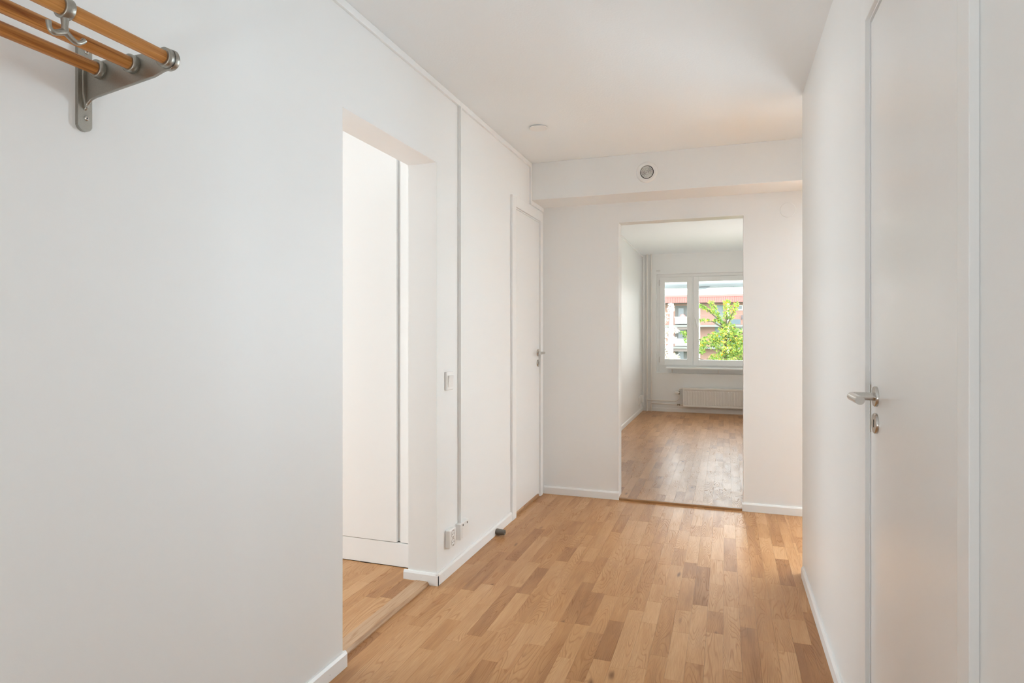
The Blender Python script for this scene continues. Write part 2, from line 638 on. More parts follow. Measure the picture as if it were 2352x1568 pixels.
# side room floor
floor_side = MB().box(-4.6, -1.42, -0.6, 3.4, -0.05, ZF - 0.0062).build('floor.002', 'gap')
tag(floor_side, 'oak parquet floor of the side room beyond the left opening', 'floor', None, S)
def side_vis(x, a, b):
    p = project(x, b, ZF)
    return p is not None and p[0] > 720 and b > 1.9 and a < 2.79
n_s = parquet(floor_side, ZF, make_rows(-4.6, -1.424, lambda x: [(-0.6, 2.79)], -1.424), 37, side_vis)
print('visible staves', n_h, n_f, n_s)

# thresholds
def piece(o, c=(0.5, 0.3, 0.7)):
    add_piece_attr(o.data, c)
    return o
t = MB().prism([(-1.424, -0.005), (-1.352, -0.005), (-1.352, 0.006), (-1.361, 0.017), (-1.424, 0.017)], 1, OA0 - 0.0, OA1 - 0.012)
tag(piece(t.build('trim_2', 'strip', None, 0.001), (0.72, 0.2, 0.3)), 'pale oak threshold strip in the opening to the side room', 'threshold', None, S)
t = MB().prism([(YB - 0.012, -0.005), (YB + 0.018, -0.005), (YB + 0.018, ZF + 0.001), (YB - 0.006, ZF + 0.001), (YB - 0.012, ZF - 0.004)], 0, DX0 + 0.001, DX1 - 0.001)
tag(piece(t.build('trim_3', 'strip_x')), 'dark oak nosing along the step of the far doorway', 'threshold', None, S)

# ------------------------------------------------------------------ baseboards
BH, BT = 0.058, 0.013
def base_profile_y(x_wall, side):
    """profile in (x, z) for a board running along Y; side +1 sticks out to +x."""
    s = side
    return [(x_wall, 0.0), (x_wall + s * BT, 0.0), (x_wall + s * BT, BH - 0.010), (x_wall + s * BT * 0.55, BH), (x_wall, BH)]
def base_profile_x(y_wall, side):
    s = side
    return [(y_wall, 0.0), (y_wall + s * BT, 0.0), (y_wall + s * BT, BH - 0.010), (y_wall + s * BT * 0.55, BH), (y_wall, BH)]
def nail(parent, p, n):
    MB().lathe(p, n, [(0, 0.0016), (0.0006, 0.0016)], 10).build('nail_head', 'plastic_grey', parent)
bb = MB().prism(base_profile_y(XL, 1), 1, -3.4, OA0 + 0.012).build('baseboard_left', 'trim', None, 0.0012)
tag(bb, 'white baseboard below the hat rack wall', 'baseboard', None, S)
nail(bb, (XL + BT, 1.815, 0.024), (1, 0, 0))
bb = MB().prism(base_profile_y(XL, 1), 1, OA1 - 0.012, 3.782).build('baseboard_left.001', 'trim', None, 0.0012)
tag(bb, 'white baseboard between the side opening and the narrow door', 'baseboard', None, S)
nail(bb, (XL + BT, 2.735, 0.030), (1, 0, 0))
bb = MB().prism(base_profile_x(OA1, -1), 0, XLI - 0.02, XL + BT).build('baseboard_jamb', 'trim', None, 0.0012)
tag(bb, 'short white baseboard wrapped around the side opening jamb', 'baseboard', None, S)
nail(bb, (-1.395, OA1 - BT, 0.034), (0, -1, 0))
tag(MB().prism(base_profile_x(OA0, 1), 0, XLI - 0.02, XL + 0.002).build('baseboard_jamb.001', 'trim', None, 0.0012), 'short white baseboard on the near side opening jamb', 'baseboard', None, S)
tag(MB().prism(base_profile_x(YB, -1), 0, XL + 0.015, DX0 + 0.012).build('baseboard_back', 'trim', None, 0.0012), 'white baseboard left of the far doorway', 'baseboard', None, S)
tag(MB().prism(base_profile_x(YB, -1), 0, DX1 - 0.012, 0.66).build('baseboard_back.001', 'trim', None, 0.0012), 'white baseboard right of the far doorway', 'baseboard', None, S)
tag(MB().prism(base_profile_y(XR, -1), 1, 1.932, 3.36).build('baseboard_right', 'trim', None, 0.0012), 'white baseboard along the right hall wall', 'baseboard', None, S)
tag(MB().prism(base_profile_y(XR, -1), 1, -3.4, 1.12).build('baseboard_right.001', 'trim', None, 0.0012), 'white baseboard beside the camera', 'baseboard', None, S)
tag(MB().prism([(p[0], p[1] + ZF) for p in base_profile_y(FX0, 1)], 1, YBF, FY1).build('baseboard_far_left', 'trim', None, 0.0012), 'white baseboard below the left wall of the window room', 'baseboard', None, S)
tag(MB().prism([(p[0], p[1] + ZF) for p in base_profile_x(FY1, -1)], 0, FX0 + 0.13, FX1).build('baseboard_far', 'trim', None, 0.0012), 'white baseboard below the radiator', 'baseboard', None, S)

# slim lining around the far doorway
t = thing('trim_4', (DX0, YB, 0), 'slim white lining boards inside the far doorway', 'lining', None, S)
MB().box(DX0, DX0 + 0.010, YB - 0.002, YBF + 0.002, ZF + 0.002, DH - 0.010).build('lining_board', 'trim', t, 0.001)
MB().box(DX1 - 0.004, DX1, YB - 0.002, YBF + 0.002, ZF + 0.002, DH - 0.010).build('lining_board', 'trim', t, 0.001)
MB().box(DX0, DX1, YB - 0.002, YBF + 0.002, DH - 0.010, DH).build('lining_board', 'trim', t, 0.001)

# ------------------------------------------------------------------ narrow door in the left wall
d1 = thing('door_1', (XL, 4.11, 0), 'narrow white closed door in the left wall corner', 'door', None, S)
CT = 0.016
MB().box(XL, XL + CT, 3.756, 3.832, 0.0, 2.118).build('casing', 'trim', d1, 0.002)
MB().box(XL, XL + CT, 3.832, 4.395, 2.052, 2.118).build('casing', 'trim', d1, 0.002)
MB().box(XL, XL + CT, 4.395, 4.455, 0.0, 2.118).build('casing', 'trim', d1, 0.002)
f = MB()
f.box(XLI, XL + 0.001, 3.815, 3.838, 0, 2.055)
f.box(XLI, XL + 0.001, 4.388, 4.405, 0, 2.055)
f.box(XLI, XL + 0.001, 3.838, 4.388, 2.046, 2.055)
f.build('frame', 'trim', d1)
lf = MB().box(XL - 0.036, XL + 0.004, 3.841, 4.384, 0.028, 2.042).build('leaf', 'lacquer', d1, 0.0015)
for hz in ((1.767, 1.834), (0.233, 0.296)):
    MB().lathe((XL + 0.006, 3.842, hz[0]), (0, 0, 1), [(0, 0.0045), (hz[1] - hz[0], 0.0045)], 12).build('hinge', 'plastic_grey', d1)
piece(MB().box(XLI, XL + 0.004, 3.838, 4.388, 0.0, 0.017).build('threshold', 'strip', d1, 0.001), (0.1, .4, .6))

def lever(parent, base, nx, dy, lever_len, r, ros_r, neck, keyhole):
    """rosette and round lever on a door in a wall facing +-x; base on the leaf face."""
    bx, by, bz = base
    ro = MB().lathe((bx, by, bz), (nx, 0, 0), [(0, ros_r), (0.006, ros_r), (0.0075, ros_r - 0.0015)], 40).build('rosette', 'steel', parent)
    pts = [(bx + nx * 0.006, by, bz), (bx + nx * (neck - 0.012), by, bz)]
    for k in range(1, 7):
        a = k / 6 * PI / 2
        pts.append((bx + nx * (neck - 0.012 + 0.012 * math.sin(a)), by + dy * 0.012 * (1 - math.cos(a)), bz))
    pts.append((bx + nx * neck, by + dy * lever_len, bz))
    MB().tube(pts, r, 20).build('lever', 'steel', ro)
    es = MB().lathe((bx, by, bz - keyhole), (nx, 0, 0), [(0, ros_r), (0.006, ros_r), (0.0075, ros_r - 0.0015)], 40).build('escutcheon', 'steel', parent)
    k = MB()
    k.lathe((bx + nx * 0.007, by, bz - keyhole + 0.007), (nx, 0, 0), [(0, 0.003), (0.0010, 0.003)], 14)
    k.box(*sorted((bx + nx * 0.007, bx + nx * 0.0080)), by - 0.0016, by + 0.0016, bz - keyhole - 0.010, bz - keyhole + 0.006)
    k.build('keyhole', 'dark', es)

lever(d1, (XL + 0.004, 4.352, 1.072), 1, -1, 0.115, 0.0095, 0.026, 0.052, 0.077)
MB().box(XL - 0.010, XL + 0.0048, 4.3835, 4.3865, 0.965, 1.10).build('latch_plate', 'brass', d1)

# ------------------------------------------------------------------ tall door in the right wall
d2 = thing('door_2', (XR, 1.53, 0), 'white flush door in the right wall with steel lever handle', 'door', None, S)
CF = XR - 0.0145
MB().box(CF, XR, 1.873, 1.931, 0.0, 2.125).build('casing', 'trim', d2, 0.0015)
MB().box(CF, XR, 1.179, 1.873, 2.060, 2.125).build('casing', 'trim', d2, 0.0015)
MB().box(CF, XR, 1.127, 1.179, 0.0, 2.125).build('casing', 'trim', d2, 0.0015)
f = MB()
f.box(XR - 0.004, XRO, 1.868, 1.885, 0, 2.07)
f.box(XR - 0.004, XRO, 1.165, 1.182, 0, 2.07)
f.box(XR - 0.004, XRO, 1.182, 1.868, 2.056, 2.07)
f.build('frame', 'trim', d2)
MB().box(XR - 0.002, XR + 0.038, 1.1845, 1.8625, 0.010, 2.048).build('leaf', 'lacquer', d2, 0.0015)
lever(d2, (XR - 0.002, 1.797, 1.056), -1, -1, 0.118, 0.0105, 0.0262, 0.060, 0.069)
MB().box(XR - 0.0028, XR + 0.02, 1.8625, 1.8665, 0.955, 1.082).build('latch_plate', 'brass', d2)

# ------------------------------------------------------------------ trunking and small fittings on the left wall
tk = thing('cable_trunking', (XL, 2.9, CEIL), 'white cable trunking running along the ceiling and around the beam', 'trunking')
TT, TH = 0.013, 0.030
def trunk(pl, y0, y1, z0, z1):
    MB().box(XL, XL + TT, y0, y1, z0, z1).build(pl, 'trim', tk, 0.0015)
trunk('run', -3.4, 2.935, CEIL - TH, CEIL - 0.001)
trunk('run', 2.9365, 4.1885, CEIL - TH, CEIL - 0.001)
trunk('drop', 4.163, 4.189, 2.166, CEIL - TH)
trunk('run', 4.163, 4.489, 2.136, 2.166)
tv = thing('cable_channel', (XL, 2.935, 0.23), 'vertical white cable channel between ceiling and junction box', 'cable channel')
MB().box(XL, XL + 0.018, 2.928, 2.945, 0.231, CEIL - TH - 0.001).build('cover', 'trim', tv, 0.0012)
MB().box(XL, XL + 0.004, 2.924, 2.949, 0.231, CEIL - TH - 0.001).build('back_strip', 'trim', tv, 0.0008)

sw = thing('light_switch', (XL, 2.81, 0.98), 'white rocker light switch beside the side opening', 'light switch')
MB().box(XL, XL + 0.011, 2.768, 2.849, 0.932, 1.026).build('plate', 'plastic', sw, 0.004, 3)
f = MB()
f.prism([(XL + 0.011, 0.948), (XL + 0.0125, 0.948), (XL + 0.020, 1.006), (XL + 0.011, 1.006)], 1, 2.782, 2.835)
f.build('rocker', 'plastic', sw, 0.0012)

so = thing('power_socket', (XL, 2.81, 0.19), 'white double wall socket low beside the cable channel', 'socket')
MB().box(XL, XL + 0.027, 2.772, 2.848, 0.146, 0.236).build('body', 'plastic', so, 0.006, 3)
def outlet(parent, x, y, z, n, r):
    """recessed round socket in a face with normal +-x"""
    p = MB().lathe((x, y, z), (n, 0, 0), [(0.0, r + 0.0022), (0.0010, r + 0.0022), (0.0010, r), (-0.0004, r), (-0.0004, 0.0)], 28, False).build('outlet', 'plastic_grey', parent)
    for dy in (-0.0095, 0.0095):
        MB().lathe((x - n * 0.0003, y + dy, z), (n, 0, 0), [(0, 0.0025), (0.0006, 0.0025)], 10).build('pin_hole', 'dark', p)
    for dz in (-r + 0.003, r - 0.003):
        MB().box(*sorted((x, x + n * 0.001)), y - 0.003, y + 0.003, z + dz - 0.002, z + dz + 0.002).build('earth_clip', 'steel', p)
for z in (0.171, 0.212):
    outlet(so, XL + 0.0272, 2.810, z, 1, 0.0185)

jb = thing('junction_box', (XL, 2.95, 0.19), 'white data junction box at the foot of the cable channel', 'junction box')
MB().box(XL, XL + 0.029, 2.897, 3.006, 0.150, 0.231).build('body', 'plastic', jb, 0.002)
MB().box(XL + 0.029, XL + 0.0305, 2.915, 2.995, 0.156, 0.212).build('cover', 'plastic', jb, 0.0007)
for y in (2.929, 2.984):
    MB().box(XL + 0.029, XL + 0.0306, y - 0.004, y + 0.004, 0.215, 0.2245).build('slot', 'rubber', jb)
MB().box(XL + 0.029, XL + 0.0300, 2.940, 2.975, 0.216, 0.223).build('name_field', 'plastic', jb, 0.0004)

ds = thing('door_stop', (XL + BT, 3.46, 0.023), 'dark grey rubber door stop on the left baseboard', 'door stop')
MB().lathe((XL + BT, 3.46, 0.0225), (1, 0, 0), [(0, 0.0165), (0.004, 0.0185), (0.010, 0.0185), (0.050, 0.0155), (0.056, 0.0145)], 28).build('buffer', 'rubber', ds)
MB().lathe((XL + BT + 0.0558, 3.46, 0.0225), (1, 0, 0), [(0, 0.007), (0.0007, 0.007)], 16).build('screw_hole', 'dark', ds)

# ------------------------------------------------------------------ ceiling cap, vent, blank cover
cc = thing('ceiling_cap', (-1.04, 3.462, CEIL), 'flat round white cover cap on the hall ceiling', 'cover cap')
MB().lathe((-1.04, 3.462, CEIL), (0, 0, -1), [(0, 0.036), (0.0045, 0.036), (0.0045, 0.0535), (0.0075, 0.0535), (0.009, 0.050)], 48).build('disc', 'plastic', cc)
av = thing('air_vent', (-0.497, 4.190, 2.298), 'round white air valve with concentric rings on the beam', 'air vent')
MB().lathe((-0.497, 4.190, 2.298), (0, -1, 0), [(0, 0.071), (0.003, 0.071), (0.010, 0.064), (0.0125, 0.056), (0.0125, 0.046), (0.002, 0.044)], 56, False).build('flange', 'plastic', av)
MB().lathe((-0.497, 4.190, 2.298), (0, -1, 0), [(0.0005, 0.0), (0.0005, 0.047)], 40, False).build('duct_back', 'dark', av)
for k in range(6):
    r = 0.0395 - k * 0.0066
    MB().lathe((-0.497, 4.190, 2.298), (0, -1, 0), [(0.004, r), (0.0125 - 0.0006 * k, r - 0.0008), (0.0125 - 0.0006 * k, r - 0.0036), (0.004, r - 0.0040)], 40, False).build('ring', 'plastic', av)
bc = thing('blank_cover', (0.396, YB, 2.043), 'flat round white blank cover high on the back wall', 'cover plate')
MB().lathe((0.396, YB, 2.043), (0, -1, 0), [(0, 0.049), (0.003, 0.049), (0.005, 0.047)], 48).build('disc', 'wall', bc)

# ------------------------------------------------------------------ hat rack
hr = thing('hat_rack', (XL, 0.45, 1.66), 'wall hat rack with three oak rods and cast metal brackets', 'hat rack')
RX = (-1.070, -1.165, -1.260)
RZ = (1.776, 1.778, 1.780)
YR0, YR1 = -0.052, 0.942
rng = random.Random(5)
for i in range(3):
    rod = MB().lathe((RX[i], YR0, RZ[i]), (0, 1, 0), [(0, 0.0132), (YR1 - YR0, 0.0132)], 32).build('rod', 'rackoak', hr)
    piece(rod, (0.5 + 0.1 * (1 - i), rng.random(), rng.random()))
def bracket(y, side):
    """cast bracket at y; side -1 = rods leave towards -y"""
    t = 0.0065
    # wall plate with rounded foot
    poly = [(y - 0.0155, 1.842), (y - 0.0155, 1.668)] + [(a, b) for a, b in arc((y, 1.672), 0.0162, 195, 345, 8)] + [(y + 0.0155, 1.668), (y + 0.0155, 1.842)] + [(a, b) for a, b in arc((y, 1.838), 0.0162, 15, 165, 8)]
    pl = MB().prism(poly, 0, XL, XL + 0.009).build('bracket', 'alu', hr, 0.002, 3)
    # arm
    xa = XL + 0.008
    arm = [(xa, 1.802), (xa, 1.700)]
    arm += [(xa + 0.004, 1.703), (xa + 0.010, 1.713), (xa + 0.020, 1.7205), (xa + 0.034, 1.7245)]
    arm += [(-1.110, 1.7455), (-1.083, 1.7535)]
    arm += arc((-1.074, 1.7755), 0.0225, -65, 80, 10)
    arm += [(-1.088, 1.7965), (-1.15, 1.7985), (-1.25, 1.8005)]
    MB().prism(arm, 1, y - t * 0.5, y + t * 0.5).build('arm', 'alu', pl, 0.0022, 3)
    # stiffening rib beside the wall plate
    rib = [(y - 0.010, 1.795), (y - 0.010, 1.735), (y - 0.004, 1.706), (y + 0.004, 1.706), (y + 0.010, 1.735), (y + 0.010, 1.795)]
    MB().prism(rib, 0, XL + 0.008, XL + 0.016).build('rib', 'alu', pl, 0.002, 2)
    for z in (1.685, 1.829):
        sc = MB().lathe((XL + 0.009, y + 0.003, z), (1, 0, 0), [(0, 0.0055), (0.001, 0.0055), (0.0022, 0.004)], 18).build('screw', 'steel', pl)
        MB().box(XL + 0.0111, XL + 0.0114, y + 0.0018, y + 0.0042, z - 0.0012, z + 0.0012).build('screw_slot', 'dark', sc)
    for i in range(3):
        a, b = (y - 0.0165, y - 0.002) if side < 0 else (y + 0.002, y + 0.0165)
        R = 0.0185 if i else 0.0195
        MB().lathe((RX[i], a, RZ[i]), (0, 1, 0), [(0, 0.0134), (0, R - 0.0016), (0.0012, R), (b - a, R + 0.0006), (b - a, 0.0134)], 36, False).build('socket_ring', 'alu', pl)
    # rounded outer end of the arm
    MB().lathe((RX[0], y - 0.002, RZ[0]), (0, 1, 0), [(0, 0.0205), (0.008, 0.0215), (0.0115, 0.019), (0.013, 0.0)], 36, False).build('end_cap', 'alu', pl)
bracket(0.950, -1)
bracket(-0.060, 1)
def hook(y):
    z0 = RZ[0]
    h = MB().lathe((RX[0], y - 0.0085, z0), (0, 1, 0), [(0, 0.0136), (0, 0.0170), (0.0015, 0.0185), (0.0155, 0.0185), (0.017, 0.0170), (0.017, 0.0136)], 40, False).build('hook', 'alu', hr)
    MB().tube([(RX[0], y, z0 - 0.017), (RX[0], y, z0 - 0.030), (RX[0], y, z0 - 0.040)], [0.0065, 0.0050, 0.0060], 14).build('stem', 'alu', h)
    for s, ln in ((-1, 0.027), (1, 0.034)):
        pts, rr = [], []
        for k in range(11):
            t = k / 10
            yy = y + s * ln * (math.sin(t * PI * 0.5) if s < 0 else t ** 0.9)
            zz = z0 - 0.040 - 0.012 * math.sin(t * PI * 0.62) + 0.018 * max(0, t - 0.45) ** 1.5 / 0.55 ** 1.5 * (1.0 if s < 0 else 0.65)
            pts.append((RX[0], yy, zz))
            rr.append(0.0058 - 0.0022 * t if t < 0.8 else 0.0040 + 0.003 * (t - 0.8))
        MB().tube(pts, rr, 14).build('prong', 'alu', h)
for y in (0.741, 0.44, 0.15):
    hook(y)

# ------------------------------------------------------------------ wardrobe in the side room
wd = thing('wardrobe', (-1.9, 3.1, ZF), 'built-in white wardrobe with flat doors in the side room', 'wardrobe')
WY = 2.787
MB().box(-3.42, XLI - 0.002, WY + 0.022, 3.38, 0.14, 2.425).build('carcass', 'front', wd)
MB().box(-3.42, XLI - 0.002, WY + 0.002, WY + 0.02, ZF + 0.003, 0.1375).build('plinth', 'front', wd, 0.001)
for x0 in (-2.200, -2.803, -3.406):
    MB().box(x0, x0 + 0.600, WY, WY + 0.019, 0.1405, 2.33).build('door', 'front', wd, 0.0015)
MB().box(-1.5805, XLI - 0.002, WY + 0.004, WY + 0.021, 0.1405, 2.33).build('filler_panel', 'front', wd, 0.0015)
MB().box(-3.406, XLI - 0.002, WY + 0.001, WY + 0.019, 2.334, 2.425).build('top_panel', 'front', wd, 0.0015)

# ------------------------------------------------------------------ window of the far room
wn = thing('window_1', (NX0, NY, NZ0), 'white two-sash casement window at the end of the far room', 'window', None, S)
def frame_xz(mb, x0, x1, z0, z1, wl, wr, wb, wt, y0, y1):
    mb.box(x0, x0 + wl, y0, y1, z0, z1)
    mb.box(x1 - wr, x1, y0, y1, z0, z1)
    mb.box(x0 + wl, x1 - wr, y0, y1, z0, z0 + wb)
    mb.box(x0 + wl, x1 - wr, y0, y1, z1 - wt, z1)
    return mb
m = frame_xz(MB(), NX0, NX1, NZ0, NZ1, 0.040, 0.040, 0.123, 0.042, NY, NY + 0.07)
m.box(-0.477, -0.459, NY, NY + 0.07, NZ0 + 0.12, NZ1 - 0.042)
m.build('frame', 'trim', wn, 0.0015)
def sash(x0, x1, gx0, gx1, gz0, gz1, hx, tilt, hinge_x):
    z0, z1 = 0.722, 2.078
    s = frame_xz(MB(), x0, x1, z0, z1, gx0 - x0, x1 - gx1, gz0 - z0, z1 - gz1, NY - 0.012, NY + 0.045).build('sash', 'trim', wn, 0.003)
    MB().box(gx0 - 0.008, gx1 + 0.008, NY + 0.020, NY + 0.024, gz0 - 0.008, gz1 + 0.008).build('pane', 'glass', s)
    h = MB()
    h.box(hx - 0.013, hx + 0.013, NY - 0.018, NY - 0.012, 1.395, 1.465)
    h.build('handle_plate', 'plastic', s, 0.003)
    h = MB()
    h.tube([(hx, NY - 0.016, 1.430), (hx, NY - 0.045, 1.430), (hx + tilt * 0.2, NY - 0.052, 1.415), (hx + tilt, NY - 0.052, 1.300)], 0.0085, 12)
    h.build('handle', 'plastic', s)
    for z in (0.80, 1.99):
        MB().lathe((hinge_x, NY - 0.016, z - 0.04), (0, 0, 1), [(0, 0.006), (0.09, 0.006)], 10).build('hinge', 'plastic_grey', s)
sash(-0.962, -0.479, -0.887, -0.555, 0.815, 2.000, -0.517, 0.004, -0.966)
sash(-0.457, 0.458, -0.382, 0.385, 0.806, 2.003, -0.428, 0.028, 0.463)

ws = thing('window_shelf', (-0.85, FY1, 0.686), 'white window shelf on small brackets below the window', 'window shelf')
MB().box(-0.852, 0.535, FY1 - 0.115, FY1 + 0.085, 0.676, 0.697).build('board', 'trim', ws, 0.003)
for x in (-0.765, -0.10, 0.42):
    MB().prism([(FY1, 0.676), (FY1, 0.612), (FY1 - 0.012, 0.612), (FY1 - 0.085, 0.668), (FY1 - 0.085, 0.676)], 0, x - 0.004, x + 0.004).build('bracket', 'pipe', ws)

# ------------------------------------------------------------------ radiator and pipes
ra = thing('radiator', (0.2, FY1 - 0.06, 0.10), 'white ribbed panel radiator below the window', 'radiator')
RX0, RX1, RZ0, RZ1 = -0.602, 0.50, 0.108, 0.392
MB().box(RX0, RX1, FY1 - 0.10, FY1 - 0.035, RZ0 + 0.01, RZ1 - 0.014).build('core', 'radiator', ra, 0.004)
k = 0
x = RX0 + 0.022
while x < RX1 - 0.03:
    MB().box(x, x + 0.024, FY1 - 0.108, FY1 - 0.098, RZ0 + 0.032, RZ1 - 0.046).build('rib', 'radiator', ra, 0.006, 2)
    x += 0.0385
MB().box(RX0 - 0.002, RX1 + 0.002, FY1 - 0.112, FY1 - 0.030, RZ1 - 0.028, RZ1).build('top_cover', 'radiator', ra, 0.004)
MB().box(RX0, RX1, FY1 - 0.110, FY1 - 0.095, RZ0, RZ0 + 0.026).build('bottom_edge', 'radiator', ra, 0.004)
v = MB().lathe((-0.655, FY1 - 0.05, 0.315), (-1, 0, 0), [(0, 0.016), (0.008, 0.019), (0.060, 0.017), (0.066, 0.013)], 20).build('thermostat_knob', 'plastic', ra)
MB().lathe((-0.662, FY1 - 0.05, 0.288), (0, 0, 1), [(0, 0.011), (0.012, 0.014), (0.040, 0.014), (0.052, 0.010)], 14).build('valve', 'brass', ra)
MB().tube([(-0.662, FY1 - 0.05, 0.34), (-0.660, FY1 - 0.05, 0.362), (-0.648, FY1 - 0.05, 0.374), (-0.600, FY1 - 0.05, 0.376)], 0.009, 10).build('connector', 'pipe', ra)
MB().lathe((-0.690, FY1 - 0.05, 0.131), (1, 0, 0), [(0, 0.013), (0.012, 0.013), (0.013, 0.009), (0.026, 0.009), (0.027, 0.013), (0.045, 0.012)], 14).build('return_valve', 'brass', ra)
MB().tube([(-0.648, FY1 - 0.05, 0.131), (-0.598, FY1 - 0.05, 0.131)], 0.010, 10).build('connector', 'pipe', ra)

for (px, hz, top, lab) in ((-1.140, 0.188, True, 'white heating riser pipe nearer the room corner, feeding the radiator valve'),
                           (-1.076, 0.139, False, 'white heating riser pipe nearer the window, joining the radiator return')):
    hp = thing('heating_pipe', (px, FY1 - 0.03, ZF), lab, 'pipe', 'heating risers in the far room')
    MB().tube([(px, FY1 - 0.03, ZF), (px, FY1 - 0.03, 1.2), (px, FY1 - 0.03, 2.428)], 0.0125, 14).build('riser', 'pipe', hp)
    if top:
        pts = [(px, FY1 - 0.055, hz), (px + 0.06, FY1 - 0.058, hz), (px + 0.10, FY1 - 0.05, hz - 0.002), (-0.720, FY1 - 0.05, hz - 0.002)]
        pts += [(-0.720 + 0.058 * math.sin(a), FY1 - 0.05, hz - 0.002 + 0.058 * (1 - math.cos(a))) for a in [i * PI / 12 for i in range(1, 7)]]
        pts += [(-0.662, FY1 - 0.05, 0.2875)]
        MB().tube(pts, 0.0085, 12).build('branch', 'pipe', hp)
    else:
        MB().tube([(px, FY1 - 0.05, hz), (-0.9, FY1 - 0.05, hz - 0.003), (-0.6905, FY1 - 0.05, 0.131)], 0.0085, 12).build('branch', 'pipe', hp)
    MB().lathe((px, FY1 - 0.03, hz - 0.025), (0, 0, 1), [(0, 0.0145), (0.05, 0.0145)], 14).build('tee', 'pipe', hp)

# corner fittings in the far room
fs = thing('wall_socket', (FX0, 9.38, 0.2), 'white surface socket in the corner of the window room', 'socket')
MB().box(FX0, FX0 + 0.020, 9.20, 9.33, 0.150, 0.262).build('body', 'plastic', fs, 0.004)
MB().box(FX0, FX0 + 0.045, 9.365, 9.45, 0.170, 0.272).build('box', 'plastic', fs, 0.004)
MB().box(FX0, FX0 + 0.012, 9.395, 9.415, 0.072, 0.170).build('cable_cover', 'plastic', fs)
cv = thing('corner_channel', (FX0, FY1, 0.25), 'thin white cable channel in the corner of the window room', 'cable channel')
MB().box(FX0 + 0.012, FX0 + 0.030, FY1 - 0.014, FY1, 0.08, 2.405).build('cover', 'trim', cv, 0.001)
fm = MB().box(FX0, FX0 + 0.014, YBF, FY1, 2.398, 2.427).build('trim_5', 'trim', None, 0.0015)
tag(fm, 'white cable trunking under the ceiling of the window room', 'trim', None, S)
cb = thing('curtain_bracket', (-0.975, FY1, 2.171), 'tiny white curtain rail bracket above the window', 'bracket')
MB().box(-1.005, -0.945, FY1 - 0.012, FY1, 2.164, 2.178).build('plate', 'plastic_grey', cb, 0.002)

# windows that only bring light in (outside the frame of the photograph)
def plain_window(name, lab, boxes):
    o = thing(name, boxes[0][0::2], lab, 'window', None, S)
    for b in boxes:
        MB().box(*b).build('frame_bar', 'trim', o, 0.002)
plain_window('window_2', 'white window frame in the side room behind the wall', [(-4.69, -4.62, 0.85, 0.91, 0.12, 2.12), (-4.69, -4.62, 2.59, 2.65, 0.12, 2.12), (-4.69, -4.62, 0.91, 2.59, 0.12, 0.18), (-4.69, -4.62, 0.91, 2.59, 2.06, 2.12)])
plain_window('window_3', 'invented white window frame around the fill light right of the hall', [(1.2, 1.26, 7.52, 7.58, 0.10, 2.18), (3.74, 3.8, 7.52, 7.58, 0.10, 2.18), (1.26, 3.74, 7.52, 7.58, 0.10, 0.16), (1.26, 3.74, 7.52, 7.58, 2.12, 2.18)])  # invented opening for the added fill light

# added fill lamps, unseen, that brighten the hall and the far room
def fill(x, y, h, watts, col, lab):
    ul = thing('fill_lamp', (x, y, 0), lab, 'added fill lamp')
    MB().lathe((x, y, 0), (0, 0, 1), [(0.0005, 0.14), (0.018, 0.14), (0.024, 0.13), (0.026, 0.012)], 32).build('base', 'plastic', ul)
    MB().lathe((x, y, 0.02), (0, 0, 1), [(0, 0.012), (h - 0.01, 0.012)], 16).build('pole', 'plastic', ul)
    MB().lathe((x, y, h), (0, 0, 1), [(0, 0.02), (0.03, 0.09), (0.08, 0.155), (0.085, 0.155), (0.035, 0.085), (0.012, 0.0)], 36, False).build('bowl', 'plastic', ul)
    ld = bpy.data.lights.new('fill_light', 'AREA')
    ld.shape = 'DISK'
    ld.size = 0.28
    ld.energy = watts
    ld.color = col
    lo = bpy.data.objects.new('fill_light', ld)
    lo.location = (x, y, h + 0.086)
    lo.rotation_euler = (PI, 0, 0)
    COL.objects.link(lo)
    lo.parent = ul
    lo.matrix_parent_inverse = ul.matrix_basis.inverted()
fill(-0.45, -1.2, 0.13, FILL_HALL, FILL_COL, 'white uplighter lamp added unseen behind the camera')
fill(0.395, 7.5, 0.45, FILL_FAR, FILL_FAR_COL, 'white uplighter lamp added unseen at the right wall of the window room')
#OUTDOORS
# added unseen block shaped as a peninsula, keeps light off the passage floor
ki = thing('light_blocker', (1.6, 5.2, 0), 'unseen blocker shaped as a kitchen peninsula, added to shade the passage floor', 'light blocker')
MB().box(0.68, 2.70, 4.95, 5.55, 0.08, 0.88).build('body', 'front', ki, 0.002)
MB().box(0.70, 2.66, 4.99, 5.51, 0.0005, 0.08).build('plinth', 'front', ki)
piece(MB().box(0.67, 2.74, 4.91, 5.59, 0.88, 0.915).build('worktop', 'strip_x', ki, 0.002))
for x in (0.70, 1.365, 2.03):
    MB().box(x, x + 0.655, 4.93, 4.95, 0.10, 0.87).build('cupboard_door', 'front', ki, 0.0015)

